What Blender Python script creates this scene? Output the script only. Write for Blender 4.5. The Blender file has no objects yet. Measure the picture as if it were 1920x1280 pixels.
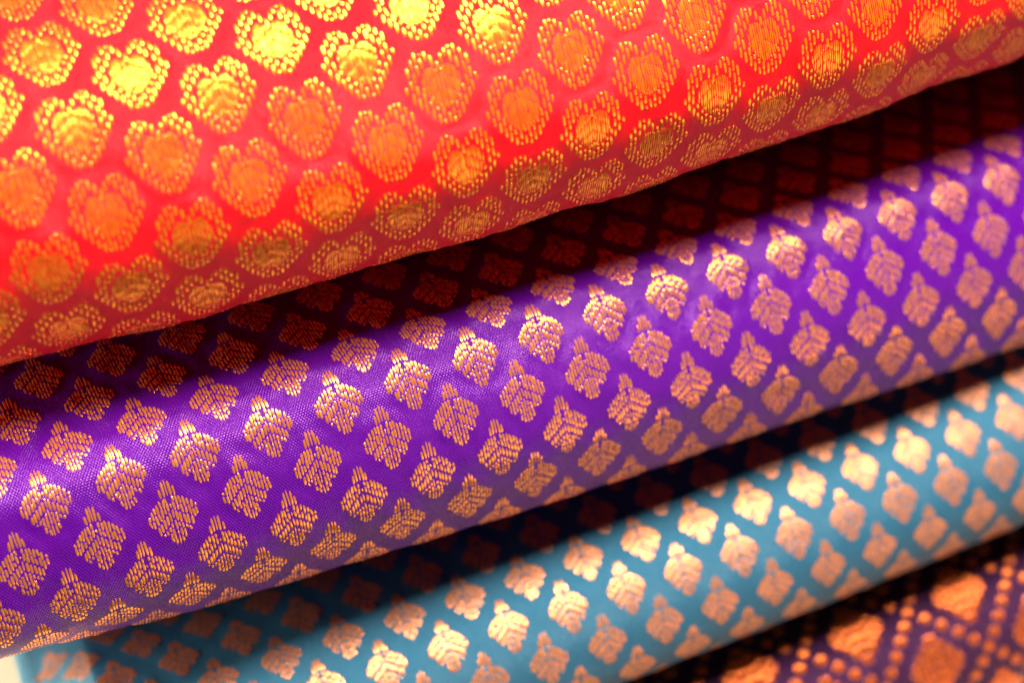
import bpy, math, random
import numpy as np
from mathutils import Matrix, Vector

random.seed(7)
rng = np.random.default_rng(11)
sc = bpy.context.scene
C = sc.collection
R = math.radians

# ------------------------------------------------------------------ camera
# World: X along the bolts, Y away from the viewer, Z up, table top at z = 0.
cam_d = bpy.data.cameras.new('camera')
cam = bpy.data.objects.new('camera', cam_d)
C.objects.link(cam)
cam.matrix_world = Matrix(((0.901453, 0.275602, -0.333807, 0.0),
                           (-0.426958, 0.438990, -0.790566, 0.0),
                           (-0.071343, 0.855179, 0.513399, 0.487),
                           (0, 0, 0, 1)))
cam_d.lens = 70; cam_d.sensor_width = 36
cam_d.clip_start = 0.01; cam_d.clip_end = 50
cam_d.dof.use_dof = True
cam_d.dof.focus_distance = 0.527
cam_d.dof.aperture_fstop = 5.4
sc.camera = cam

# ------------------------------------------------------------------ world, lamps and fill
w = bpy.data.worlds.new('World'); sc.world = w; w.use_nodes = True
bg = w.node_tree.nodes['Background']
bg.inputs[0].default_value = (0.9, 0.85, 1.0, 1); bg.inputs[1].default_value = 0.003

def area(name, loc, target, size, power, col, size_y=None):
    l = bpy.data.lights.new(name, 'AREA'); l.energy = power; l.color = col
    l.shape = 'RECTANGLE'; l.size = size; l.size_y = size_y or size
    o = bpy.data.objects.new(name, l); C.objects.link(o)
    o.location = loc
    o.rotation_euler = (Vector(target) - Vector(loc)).to_track_quat('-Z', 'Y').to_euler()
    return o
area('overhead_lamp', (0.33, 0.12, 1.12), (0.31, 0.44, 0.2), 0.50, 38.0, (1.0, 0.95, 0.90), 0.38)
area('low_front_fill', (0.62, -0.42, -0.34), (0.22, 0.42, 0.2), 1.1, 4.2, (1.0, 0.80, 0.80), 0.4)  # added unseen fill from below, stands in for floor bounce onto the undersides
area('side_lamp', (-0.50, 0.60, 0.22), (0.03, 0.5, 0.08), 0.16, 12.0, (1.0, 0.93, 0.78))

sc.render.engine = 'CYCLES'
sc.view_settings.view_transform = 'Standard'
sc.view_settings.look = 'None'
sc.view_settings.exposure = 0.0
sc.view_settings.gamma = 1.0
sc.cycles.use_denoising = True
try:
    sc.cycles.denoiser = 'OPENIMAGEDENOISE'
    sc.cycles.denoising_input_passes = 'RGB_ALBEDO_NORMAL'
except Exception:
    pass
sc.cycles.use_adaptive_sampling = False
sc.cycles.max_bounces = 8

# ------------------------------------------------------------------ materials
def new_mat(name):
    m = bpy.data.materials.new(name); m.use_nodes = True
    nt = m.node_tree
    return m, nt, nt.nodes['Principled BSDF']

def N(nt, typ, **kw):
    n = nt.nodes.new(typ)
    for k, v in kw.items(): setattr(n, k, v)
    return n

def math_node(nt, op, a, b=None):
    n = N(nt, 'ShaderNodeMath', operation=op)
    for i, x in enumerate((a, b)):
        if x is None: continue
        if isinstance(x, (int, float)): n.inputs[i].default_value = x
        else: nt.links.new(x, n.inputs[i])
    return n.outputs[0]

def cloth_material(name, base, alt, pitch_u, pitch_v, rough, spec, spec_tint, bump=0.7, diag=0.5):
    """Woven silk: interlaced yarn relief and two-tone yarns, laid out in cloth metres."""
    m, nt, b = new_mat(name)
    L = nt.links.new
    uv = N(nt, 'ShaderNodeUVMap', uv_map='weave')
    sep = N(nt, 'ShaderNodeSeparateXYZ'); L(uv.outputs[0], sep.inputs[0])
    # slight wander so the yarns are not ruled lines
    wob = N(nt, 'ShaderNodeTexNoise'); wob.inputs['Scale'].default_value = 90; wob.inputs['Detail'].default_value = 2
    L(uv.outputs[0], wob.inputs['Vector'])
    wo = math_node(nt, 'MULTIPLY', math_node(nt, 'SUBTRACT', wob.outputs[0], 0.5), 0.0016)
    u = math_node(nt, 'DIVIDE', math_node(nt, 'ADD', sep.outputs[0], wo), pitch_u)
    v = math_node(nt, 'DIVIDE', math_node(nt, 'ADD', sep.outputs[1], wo), pitch_v)
    row = math_node(nt, 'FLOOR', v)
    a = math_node(nt, 'ADD', u, math_node(nt, 'MULTIPLY', row, diag))
    hu = math_node(nt, 'ABSOLUTE', math_node(nt, 'SINE', math_node(nt, 'MULTIPLY', a, math.pi)))
    hv = math_node(nt, 'ABSOLUTE', math_node(nt, 'SINE', math_node(nt, 'MULTIPLY', v, math.pi)))
    h = math_node(nt, 'MULTIPLY', hu, hv)
    fine = N(nt, 'ShaderNodeTexNoise'); fine.inputs['Scale'].default_value = 2600; fine.inputs['Detail'].default_value = 1
    L(uv.outputs[0], fine.inputs['Vector'])
    h2 = math_node(nt, 'ADD', h, math_node(nt, 'MULTIPLY', fine.outputs[0], 0.5))
    bp = N(nt, 'ShaderNodeBump'); bp.inputs['Strength'].default_value = bump; bp.inputs['Distance'].default_value = 0.0003
    L(h2, bp.inputs['Height']); L(bp.outputs[0], b.inputs['Normal'])
    # slub streaks along the yarn and patchy dye
    mp = N(nt, 'ShaderNodeMapping'); mp.inputs['Scale'].default_value = (1600, 130, 1); L(uv.outputs[0], mp.inputs[0])
    sl = N(nt, 'ShaderNodeTexNoise'); sl.inputs['Scale'].default_value = 1; sl.inputs['Detail'].default_value = 3; L(mp.outputs[0], sl.inputs['Vector'])
    pa = N(nt, 'ShaderNodeTexNoise'); pa.inputs['Scale'].default_value = 40; pa.inputs['Detail'].default_value = 4; L(uv.outputs[0], pa.inputs['Vector'])
    f = math_node(nt, 'ADD', math_node(nt, 'MULTIPLY', sl.outputs[0], 0.7), math_node(nt, 'MULTIPLY', pa.outputs[0], 0.5))
    f = math_node(nt, 'SUBTRACT', math_node(nt, 'ADD', f, math_node(nt, 'MULTIPLY', math_node(nt, 'SUBTRACT', 0.5, h), 0.35)), 0.1)
    mx = N(nt, 'ShaderNodeMix', data_type='RGBA'); mx.clamp_factor = True
    L(f, mx.inputs[0]); mx.inputs[6].default_value = (*base, 1); mx.inputs[7].default_value = (*alt, 1)
    L(mx.outputs[2], b.inputs['Base Color'])
    rr = math_node(nt, 'ADD', rough - 0.1, math_node(nt, 'MULTIPLY', fine.outputs[0], 0.2))
    L(rr, b.inputs['Roughness'])
    b.inputs['Specular IOR Level'].default_value = spec
    b.inputs['Specular Tint'].default_value = (*spec_tint, 1)
    return m

def zari_material(name, c1, c2, rough, metal):
    """Metallic brocade thread; every float a little different."""
    m, nt, b = new_mat(name); L = nt.links.new
    g = N(nt, 'ShaderNodeNewGeometry')
    mx = N(nt, 'ShaderNodeMix', data_type='RGBA')
    L(g.outputs['Random Per Island'], mx.inputs[0]); mx.inputs[6].default_value = (*c1, 1); mx.inputs[7].default_value = (*c2, 1)
    L(mx.outputs[2], b.inputs['Base Color'])
    L(math_node(nt, 'ADD', rough - 0.08, math_node(nt, 'MULTIPLY', g.outputs['Random Per Island'], 0.16)), b.inputs['Roughness'])
    b.inputs['Metallic'].default_value = metal
    tc = N(nt, 'ShaderNodeTexCoord')
    no = N(nt, 'ShaderNodeTexNoise'); no.inputs['Scale'].default_value = 2500; L(tc.outputs['Object'], no.inputs['Vector'])
    bp = N(nt, 'ShaderNodeBump'); bp.inputs['Strength'].default_value = 0.2; bp.inputs['Distance'].default_value = 0.0001
    L(no.outputs[0], bp.inputs['Height']); L(bp.outputs[0], b.inputs['Normal'])
    return m

M_RED = cloth_material('red_silk', (0.90, 0.004, 0.006), (0.76, 0.002, 0.010), 0.00050, 0.00045, 0.38, 0.38, (1, 0.5, 0.58), 0.45)
M_PUR = cloth_material('purple_silk', (0.056, 0.0015, 0.20), (0.115, 0.002, 0.21), 0.00085, 0.00062, 0.27, 0.5, (1.0, 0.40, 0.95), 0.42)
M_TEAL = cloth_material('teal_silk', (0.014, 0.094, 0.165), (0.022, 0.118, 0.18), 0.00085, 0.00062, 0.45, 0.5, (0.7, 0.95, 1), 0.6)
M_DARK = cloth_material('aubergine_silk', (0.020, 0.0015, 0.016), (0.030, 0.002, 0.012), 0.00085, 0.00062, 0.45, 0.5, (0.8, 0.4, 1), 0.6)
M_ZR = zari_material('yellow_gold_thread', (1.0, 0.27, 0.005), (1.0, 0.35, 0.01), 0.28, 0.65)
M_ZP = zari_material('copper_gold_thread', (1.0, 0.27, 0.015), (1.0, 0.34, 0.03), 0.28, 0.65)
M_ZT = zari_material('pale_copper_thread', (0.75, 0.21, 0.045), (0.78, 0.26, 0.06), 0.34, 0.5)
M_ZD = zari_material('deep_copper_thread', (0.72, 0.12, 0.012), (0.85, 0.18, 0.02), 0.28, 0.65)

m, nt, b = new_mat('cream_plaster')
no = N(nt, 'ShaderNodeTexNoise'); no.inputs['Scale'].default_value = 60; no.inputs['Detail'].default_value = 5
cr = N(nt, 'ShaderNodeValToRGB'); cr.color_ramp.elements[0].color = (0.78, 0.70, 0.50, 1); cr.color_ramp.elements[1].color = (0.84, 0.77, 0.58, 1)
nt.links.new(no.outputs[0], cr.inputs[0]); nt.links.new(cr.outputs[0], b.inputs['Base Color']); b.inputs['Roughness'].default_value = 0.8
M_WALL = m
# ------------------------------------------------------------------ mesh helpers
def mesh_object(name, verts, faces, mat, parent=None, uvs=None, smooth=True):
    """faces: (n,4) int array."""
    me = bpy.data.meshes.new(name)
    faces = np.asarray(faces, np.int32); nf = len(faces)
    me.vertices.add(len(verts)); me.vertices.foreach_set('co', np.asarray(verts, np.float32).ravel())
    me.loops.add(nf * 4); me.loops.foreach_set('vertex_index', faces.ravel())
    me.polygons.add(nf)
    me.polygons.foreach_set('loop_start', np.arange(nf, dtype=np.int32) * 4)
    me.polygons.foreach_set('loop_total', np.full(nf, 4, np.int32))
    if uvs is not None:
        l = me.uv_layers.new(name='weave')
        l.data.foreach_set('uv', np.asarray(uvs, np.float32)[faces.ravel()].ravel())
    me.update(calc_edges=True); me.validate()
    me.polygons.foreach_set('use_smooth', np.full(len(me.polygons), smooth, bool))
    me.materials.append(mat)
    o = bpy.data.objects.new(name, me); C.objects.link(o)
    if parent is not None: o.parent = parent
    return o

def box(name, lo, hi, mat):
    x0, y0, z0 = lo; x1, y1, z1 = hi
    v = [(x0, y0, z0), (x1, y0, z0), (x1, y1, z0), (x0, y1, z0), (x0, y0, z1), (x1, y0, z1), (x1, y1, z1), (x0, y1, z1)]
    f = [(0, 3, 2, 1), (4, 5, 6, 7), (0, 1, 5, 4), (1, 2, 6, 5), (2, 3, 7, 6), (3, 0, 4, 7)]
    return mesh_object(name, v, f, mat, smooth=False)

# ------------------------------------------------------------------ setting
t = box('table_top', (-0.6, 0.37, -0.03), (1.2, 1.0, 0.0), M_WALL); t['kind'] = 'structure'

# ------------------------------------------------------------------ bolt of folded cloth
def sines(seed, n, lo, hi, ang=None):
    r = np.random.default_rng(seed)
    k = 2 * np.pi / r.uniform(lo, hi, n); a = r.uniform(0, np.pi, n) if ang is None else r.normal(ang[0], ang[1], n)
    return k * np.cos(a), k * np.sin(a), r.uniform(0, 6.28, n), r.uniform(.5, 1, n)

def field(s, u, v):
    out = np.zeros(np.broadcast(u, v).shape)
    for ku, kv, p, a in zip(*s): out += a * np.sin(ku * u + kv * v + p)
    return out / np.sqrt(len(s[0]))

class Bolt:
    def __init__(self, o, d, n, v, su, sv, sh, bend, knots, par, u_range, back, puff, puff_r, waves, seed, hem=None, sag=None, taper=None):
        self.hem, self.sag, self.taper = hem, sag, taper
        self.o = np.array(o); self.d = np.array(d); self.n = np.array(n); self.v = np.array(v)
        self.su, self.sv, self.sh, self.bend, self.par = su, sv, sh, bend, par
        self.u0, self.u1 = u_range
        self.puff, self.puff_r = puff, puff_r
        # profile: turn angle (0 = square to the viewer) against arc length, integrated
        rows = np.array([k[0] for k in knots]) * sv; th = np.radians([k[1] for k in knots])
        s = np.linspace(rows[0], rows[-1], 1600); a = np.interp(s, rows, th)
        ker = np.hanning(41); ker /= ker.sum()
        a = np.convolve(np.pad(a, 20, mode='edge'), ker, 'valid')
        ds = s[1] - s[0]
        da, db = np.cos(a), -np.sin(a)
        pa = np.concatenate([[0], np.cumsum((da[1:] + da[:-1]) / 2 * ds)]); pb = np.concatenate([[0], np.cumsum((db[1:] + db[:-1]) / 2 * ds)])
        i0 = np.interp(0, s, np.arange(len(s)))
        pa -= np.interp(i0, np.arange(len(s)), pa); pb -= np.interp(i0, np.arange(len(s)), pb)
        # rounded back joining bottom to top
        p0 = np.array([pa[-1], pb[-1]]); p3 = np.array([pa[0], pb[0]])
        p1 = p0 + back * np.array([da[-1], db[-1]]); p2 = p3 - back * np.array([da[0], db[0]])
        tt = np.linspace(0, 1, 200)[1:, None]
        bz = (1 - tt) ** 3 * p0 + 3 * (1 - tt) ** 2 * tt * p1 + 3 * (1 - tt) * tt ** 2 * p2 + tt ** 3 * p3
        seg = np.linalg.norm(np.diff(np.vstack([p0, bz]), axis=0), axis=1)
        self.s = np.concatenate([s, s[-1] + np.cumsum(seg)])
        self.pa = np.concatenate([pa, bz[:, 0]]); self.pb = np.concatenate([pb, bz[:, 1]])
        self.front = (s[0], s[-1]); self.cen = np.array([self.pa.mean(), self.pb.mean()])
        self.w1 = sines(seed, 10, 0.03, 0.09); self.a1 = waves[0]
        self.w2 = sines(seed + 1, 14, 0.006, 0.016); self.a2 = waves[1]
        self.w3 = sines(seed + 2, 10, 0.004, 0.009, (math.pi / 2 - 0.15, 0.22)); self.a3 = waves[2]

    def disp(self, u, v):
        su, sv = self.su, self.sv
        D = self.a1 * field(self.w1, u, v) + self.a2 * field(self.w2, u, v)
        low = np.clip((v / sv - 0.8) / 1.5, 0, 1)
        D = D + self.a3 * low * field(self.w3, u, v)
        if self.puff:
            r = v / sv; best = np.full(np.broadcast(u, v).shape, 9.0)
            for dr in (-1, 0, 1, 2):
                rr = np.floor(r) + dr
                off = 0.5 * ((rr + self.par) % 2)
                a = u / su - self.sh * rr - off
                du = (a - np.round(a)) * su; dv = v - rr * sv
                best = np.minimum(best, np.hypot(du / self.puff_r[0], dv / self.puff_r[1]))
            t = np.clip((best - 0.85) / 0.4, 0, 1)
            D = D + self.puff * (1 - t * t * (3 - 2 * t))
        return D

    def place(self, u, a, b):
        U = u - 0.1; b1, b2, tw = self.bend
        Uc = np.clip(U, -0.14, 0.26); q = Uc * Uc * 10 + 20 * Uc * (U - Uc)
        g = tw * Uc * 10 * np.exp(np.clip(b + 0.03, None, 0) / 0.03)
        if self.taper:
            ut, ln, am = self.taper
            f = 1 - am * np.clip((ut - u) / ln, 0, 1)
            a = self.cen[0] + (a - self.cen[0]) * f; b = self.cen[1] + (b - self.cen[1]) * f
        va = a * np.cos(g) - b * np.sin(g) + b1 * q; nb = b * np.cos(g) + a * np.sin(g) + b2 * q
        return self.o + u[..., None] * self.d + va[..., None] * self.v + nb[..., None] * self.n

    def prof(self, v):
        return np.interp(v, self.s, self.pa), np.interp(v, self.s, self.pb)

    def surf(self, u, v, lift=0.0):
        e = 2e-4
        a, b = self.prof(v); a0, b0 = self.prof(v - e); a1, b1 = self.prof(v + e)
        ta, tb = a1 - a0, b1 - b0; l = np.hypot(ta, tb) + 1e-12
        k = self.disp(u, v) + lift
        P = self.place(u, a - tb / l * k, b + ta / l * k)
        sm = lambda t: np.clip(t, 0, 1) ** 2 * (3 - 2 * np.clip(t, 0, 1))
        if self.hem:                           # lower edge hangs a little more or less along the bolt
            v0, v1, hu, hv = self.hem
            P = P + (sm((v - v0 * self.sv) / ((v1 - v0) * self.sv)) * (1 - sm((v - self.front[1]) / 0.05)) * np.interp(u, hu, hv))[..., None] * self.v
        if self.sag:                           # underside settles on the bolt below
            v0, uu, gg = self.sag
            k = sm((v - v0 * self.sv) / 0.075) * (1 - sm((v - self.front[1]) / (self.s[-1] - self.front[1])))
            P = P - (k * np.interp(u, uu, gg))[..., None] * np.array([0, 0, 1.0])
        return P

    def cloth(self, name, mat, parent, du=0.0008, dv=0.0007, fine_u=(-0.1, 0.34), cap=(0.02, 0.02), cap_in=(0.75, 0.75)):
        fu0, fu1 = max(self.u0, fine_u[0]), min(self.u1, fine_u[1])
        us = [np.arange(fu0, fu1, du)]
        if self.u0 < fu0: us.insert(0, np.linspace(self.u0, fu0, max(2, int((fu0 - self.u0) / 0.004)))[:-1])
        if self.u1 > fu1: us.append(np.linspace(fu1, self.u1, max(2, int((self.u1 - fu1) / 0.004))))
        us = np.concatenate(us)
        vs = np.concatenate([np.arange(self.front[0], self.front[1], dv), np.linspace(self.front[1], self.s[-1], 60)[:-1]])
        nu, nv = len(us), len(vs)
        UU, VV = np.meshgrid(us, vs, indexing='ij')
        P = [self.surf(UU, VV)]; UVs = [np.stack([UU, VV], -1)]
        # domed, tucked-in ends
        for end, u_e in ((0, self.u0), (1, self.u1)):
            a, b = self.prof(vs); rings = []; ru = []
            for k in range(1, 9):
                t = k / 8; ang = t * math.pi / 2
                sg = -1 if end == 0 else 1
                f = 1 - cap_in[end] * (1 - math.cos(ang)) if k < 8 else 0.02
                uu = np.full(nv, u_e + sg * cap[end] * math.sin(ang))
                kk = self.disp(np.full(nv, u_e), vs) * (1 - t)
                rings.append(self.place(uu, self.cen[0] + (a - self.cen[0]) * f, self.cen[1] + (b - self.cen[1]) * f + kk * .7))
                ru.append(np.stack([u_e + sg * t * 0.03 + 0 * vs, vs], -1))
            rings = np.array(rings); ru = np.array(ru)
            if end == 0: P.insert(0, rings[::-1]); UVs.insert(0, ru[::-1])
            else: P.append(rings); UVs.append(ru)
        P = np.concatenate(P); UVs = np.concatenate(UVs)
        n = P.shape[0]
        idx = np.arange(n * nv).reshape(n, nv)
        q = np.stack([idx[:-1], np.roll(idx, -1, 1)[:-1], np.roll(idx, -1, 1)[1:], idx[1:]], -1).reshape(-1, 4)
        return mesh_object(name, P.reshape(-1, 3), q, mat, parent, UVs.reshape(-1, 2))

    def motifs(self, name, gen, mat, parent, rows, u_lim, jit=0.02, lift=0.00016, centres=None):
        cs = centres
        if cs is None:
            cs = []
            for r in range(rows[0], rows[1] + 1):
                off = 0.5 * ((r + self.par) % 2)
                for k in range(-40, 60):
                    u = (k + off + self.sh * r) * self.su
                    if u_lim[0] <= u <= u_lim[1]: cs.append((u, r * self.sv))
        T = np.array([-1, -.66, 0, .66, 1.0]); Wp = np.array([.35, .92, 1, .92, .35]); Hp = np.array([-.3, .85, 1, .85, -.3])
        A = np.array([-1, 0, 1.0]); Ha = np.array([-.35, 1, -.35])
        quad = []
        for i in range(4):
            for j in range(2):
                quad.append((i * 3 + j, i * 3 + j + 1, (i + 1) * 3 + j + 1, (i + 1) * 3 + j))
        quad = np.array(quad)[:, ::-1]
        for (cu, cv) in cs:
            th = gen()                         # rows of (x, y0, y1, half width, height)
            n = len(th)
            th = th + np.stack([rng.normal(0, jit * 1e-3 * 3, n), rng.normal(0, 1.2e-4, n), rng.normal(0, 1.2e-4, n), rng.normal(0, 2e-5, n), rng.normal(0, 3e-5, n)], 1)
            x, y0, y1, hw, hh = th.T
            lean = rng.normal(0, 0.00007, n)
            yc, yh = (y0 + y1) / 2, np.maximum((y1 - y0) / 2, 1e-4)
            u = cu + x[:, None, None] + lean[:, None, None] * T[None, :, None] + hw[:, None, None] * Wp[None, :, None] * A[None, None, :]
            v = cv - (yc[:, None, None] + yh[:, None, None] * T[None, :, None]) + 0 * u
            h = hh[:, None, None] * Hp[None, :, None] * 0.55 + hh[:, None, None] * Ha[None, None, :] * Wp[None, :, None] * 0.45
            h = h + lift * 0.2
            P = self.surf(u, v, h).reshape(-1, 3)
            f = (quad[None] + (np.arange(n) * 15)[:, None, None]).reshape(-1, 4)
            mesh_object(name, P, f, mat, parent)

# ------------------------------------------------------------------ thread motifs (metres; x along the bolt, y up the cloth)
def heart_up(x):
    x = abs(x)
    if x < 0.5: return 0.60 + 0.34 * math.sqrt(max(0, 1 - (1 - 2 * x) ** 2))
    return 0.94 * math.sqrt(max(0, 1 - ((x - 0.5) / 0.5) ** 2))
def heart_lo(x):
    x = abs(x)
    return -1.0 * max(0, 1 - x ** 1.8) ** 0.8
def heart_span(x, s):
    if abs(x) >= s: return None
    return s * heart_lo(x / s), s * heart_up(x / s)

def heart_motif():
    W, H = 0.0088, 0.0098
    out = []
    nc = 7
    pitch = W / nc
    # ring of short staggered dashes
    for c in range(-nc, nc + 1):
        x = c * pitch; xn = min(0.985, abs(x) / W * 0.985)
        so = heart_span(xn, 1.0); si = heart_span(xn, 0.60)
        per = 0.0032; ph = (0.5 if c % 2 else 0.0) * per
        spans = [so] if si is None else [(so[0], si[0]), (si[1], so[1])]
        for a, b_ in spans:
            a *= H; b_ *= H
            k = math.floor((a - ph) / per)
            while k * per + ph < b_:
                y0 = max(a, k * per + ph + 0.00028); y1 = min(b_, (k + 1) * per + ph - 0.00028)
                if y1 - y0 > 0.0007: out.append((x, y0, y1, pitch * 0.27, 0.00014))
                k += 1
    # dense heart in the middle with chevron tie-downs
    p2 = pitch * 0.52; m = int(0.55 * W / p2)
    for c in range(-m, m + 1):
        x = c * p2; sp = heart_span(abs(x) / W, 0.56)
        if sp is None: continue
        a, b_ = sp[0] * H - 0.0002, sp[1] * H - 0.0002
        per = 0.0036; ph = -abs(x) * 0.75
        k = math.floor((a - ph) / per)
        while k * per + ph < b_:
            y0 = max(a, k * per + ph - 0.0001); y1 = min(b_, (k + 1) * per + ph + 0.0001)
            if y1 - y0 > 0.0005: out.append((x, y0, y1, p2 * 0.31, 0.0001))
            k += 1
    return np.array(out)

def leaf_spans(x, W, H, odd):
    """y intervals of the leaf sprig at column x: bud, two pairs of hanging leaflets, bottom leaflet; staggered tie-downs."""
    X = abs(x / W)
    q = lambda t: math.sqrt(max(0.0, t))
    res = []
    if X < 0.15: res.append((0.39 - 0.2 * X, 0.44 + 0.29 * q(1 - (X / 0.155) ** 2)))
    hi = 0.385 - 0.32 * (X / 0.5) ** 2 - (0.03 if X < 0.15 else 0)
    if X > 0.37: lo = -0.05 - 0.20 * q(1 - ((X - 0.43) / 0.09) ** 2)
    elif X > 0.185: lo = -0.20 - 0.24 * q(1 - ((X - 0.28) / 0.11) ** 2)
    else: lo = -0.42 - 0.28 * q(1 - (X / 0.19) ** 2)
    if X < 0.02: hi = 0.20                     # open midrib
    j = 0.03 if odd else -0.03
    # leaf veins leave a clear line, plain tie-downs only a hair
    cuts = [(0.26 - 0.6 * X + j, 0.012), (0.13 - 0.80 * X, 0.04), (-0.12 - 0.75 * X, 0.038)]
    if X < 0.185: cuts += [(-0.34 + j, 0.012), (-0.50 - j, 0.012)]
    top = hi
    for c, gap in cuts + [(-9, 0)]:
        if c >= top - 0.06: continue
        a = max(c, lo)
        if top - a > 0.05: res.append((a, top))
        top = a - gap
        if a == lo: break
    return [(a * H, b_ * H) for a, b_ in res]

def make_leaf(W, H, cols, hw, hh):
    def g():
        out = []
        for c in range(-cols, cols + 1):
            x = c * W * 0.5 / cols
            for a, b_ in leaf_spans(x, W, H, c % 2):
                out.append((x, a, b_, hw * (0.7 if c == 0 else 1), hh))
        return np.array(out)
    return g

def make_diamond(W, H, pitch, seglen):
    def g():
        out = []; n = int(W / pitch)
        for c in range(-n, n + 1):
            x = c * pitch; step = math.floor(abs(x) / (pitch * 3)) * pitch * 3
            h = H * (1 - step / W)
            if h < 0.0008: continue
            k = max(1, round(2 * h / seglen)); st = 2 * h / k
            for i in range(k): out.append((x, -h + i * st + 0.0001, -h + (i + 1) * st - 0.0001, pitch * 0.45, 0.0003))
        return np.array(out)
    return g

def make_dot(rad, pitch):
    def g():
        out = []; n = int(rad / pitch)
        for c in range(-n, n + 1):
            h = math.sqrt(max(0, rad * rad - (c * pitch) ** 2))
            if h > 0.0005: out.append((c * pitch, -h, h, pitch * 0.45, 0.0003))
        return np.array(out)
    return g

def bolt_root(label, loc):
    o = bpy.data.objects.new('fabric_bolt', None); C.objects.link(o)
    o.empty_display_size = 0.02
    o['label'] = label; o['category'] = 'fabric'; o['group'] = 'stacked brocade fabric bolts'
    return o

# ------------------------------------------------------------------ the four bolts, bottom to top
dark = Bolt((0.2521, 0.4250, 0.0625), (0.99942, -0.01403, 0.03117), (-0.00561, -0.8322, 0.55445), (0.03372, -0.5543, -0.83163),
            0.04, 0.0203, 0.08, (0, 0, 0),
            [(-6, -54), (-1.0, -50), (-0.4, -42), (0.3, -8), (1, 8), (1.7, 30), (2.3, 90), (2.8, 122), (7, 123)],
            0, (-0.15, 0.30), 0.035, 0.00015, (0.009, 0.009), (0.0004, 0.0001, 0.0), 50, sag=(2.4, (-0.25, 0.25), (0.010, 0.025)))
teal = Bolt((0.1257, 0.4413, 0.1203), (0.99487, -0.08904, 0.04809), (-0.10088, -0.83548, 0.54019), (-0.00792, -0.54227, -0.84017),
            0.0188, 0.0134, -0.0353, (0.0062, -0.0353, -0.202),
            [(-9, -54), (-2, -50), (-1, -40), (0, -34.3), (1, -10.2), (2, 19.9), (3, 47), (3.6, 70), (4.4, 118), (5, 122), (11, 123)],
            0, (-0.087, 0.40), 0.035, 0.00012, (0.006, 0.0075), (0.0003, 0.00008, 0.0), 40, taper=(-0.071, 0.016, 0.35),
            sag=(4.4, (-0.03, 0.07, 0.17, 0.27, 0.37), (-0.003, 0.006, 0.0085, 0.006, 0)))
purple = Bolt((0.0609, 0.4331, 0.2012), (0.9988, -0.01639, 0.04623), (-0.03921, -0.83294, 0.55197), (0.02946, -0.55312, -0.83258),
              0.02, 0.01383, -0.0033, (0.002, -0.0357, 0.0813),
              [(-10, -53), (-3, -50), (-2, -48), (-0.8, -47), (0.1, 5.3), (1, 11.7), (2, 25.8), (3, 58.8), (4, 66), (4.5, 112), (5, 122), (11, 123)],
              1, (-0.075, 0.46), 0.035, 0.00014, (0.006, 0.0078), (0.00035, 0.00012, 0.0), 30, hem=(2.6, 4.2, (-0.03, 0.02, 0.12, 0.3), (-0.0045, -0.0005, 0.0025, 0.0040)),
              sag=(4.8, (0.04, 0.14, 0.24, 0.34, 0.44), (0.026, 0.016, 0.005, -0.005, -0.011)))
red = Bolt((0.0985, 0.4223, 0.2662), (0.9977, -0.05292, 0.04228), (-0.06742, -0.83575, 0.54496), (0.0065, -0.54656, -0.8374),
           0.035, 0.01068, 0.0226, (-0.0219, -0.0535, -0.0296),
           [(-16, -56), (-9, -48), (-7, -36), (-5, -21), (-4, -16.2), (-3, 0.3), (-2, 11.6), (-1, 14.3), (0, 35.3), (1, 58.1), (2, 61), (2.9, 80), (3.6, 118), (4.2, 122), (11, 123)],
           0, (-0.13, 0.46), 0.045, 0.00024, (0.0092, 0.0100), (0.0005, 0.00010, 0.00016), 20, sag=(3.6, (-0.1, 0, 0.1, 0.2, 0.3, 0.4), (0.0155, 0.015, 0.0185, 0.0235, 0.026, 0.028)))

root = bolt_root('dark aubergine brocade bolt with copper diamonds and dots, lowest in the stack', None)
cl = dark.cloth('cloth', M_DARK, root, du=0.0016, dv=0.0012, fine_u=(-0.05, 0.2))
dark.motifs('diamond_motif', make_diamond(0.0104, 0.0110, 0.0008, 0.004), M_ZD, cl, (-1, 2), (-0.10, 0.18))
dots = []
seen = set()
for r in range(-1, 3):
    off = 0.5 * ((r + dark.par) % 2)
    for k in range(-4, 6):
        for (s1, s2) in ((1, 1), (-1, 1), (1, -1), (-1, -1)):
            for t in range(0, 5):
                a = k + off + s1 * 0.5 * (1 - t / 5); bb = r + s2 * t / 5
                key = (round(a * 20), round(bb * 10))
                if key in seen or not -1.6 < bb < 2.6: continue
                u = (a + dark.sh * bb) * dark.su
                if -0.10 < u < 0.18: seen.add(key); dots.append((u, bb * dark.sv))
dark.motifs('dot_motif', make_dot(0.0020, 0.0006), M_ZD, cl, None, None, centres=dots[:290])

root = bolt_root('teal blue brocade bolt with pale copper leaf sprigs, below the purple one', None)
cl = teal.cloth('cloth', M_TEAL, root, du=0.0012, dv=0.0009, fine_u=(-0.1, 0.28), cap=(0.006, 0.02), cap_in=(0.8, 0.75))
teal.motifs('leaf_motif', make_leaf(0.0112, 0.0118, 7, 0.00033, 0.00012), M_ZT, cl, (-4, 4), (-0.086, 0.29))

root = bolt_root('purple brocade bolt with copper gold leaf sprigs, between the red and teal ones', None)
cl = purple.cloth('cloth', M_PUR, root)
purple.motifs('leaf_motif', make_leaf(0.0124, 0.0128, 7, 0.00031, 0.00012), M_ZP, cl, (-4, 5), (-0.07, 0.36))

root = bolt_root('bright red brocade bolt with yellow gold hearts, top of the stack', None)
cl = red.cloth('cloth', M_RED, root, du=0.0007, dv=0.0006)
red.motifs('heart_motif', heart_motif, M_ZR, cl, (-9, 4), (-0.12, 0.34))
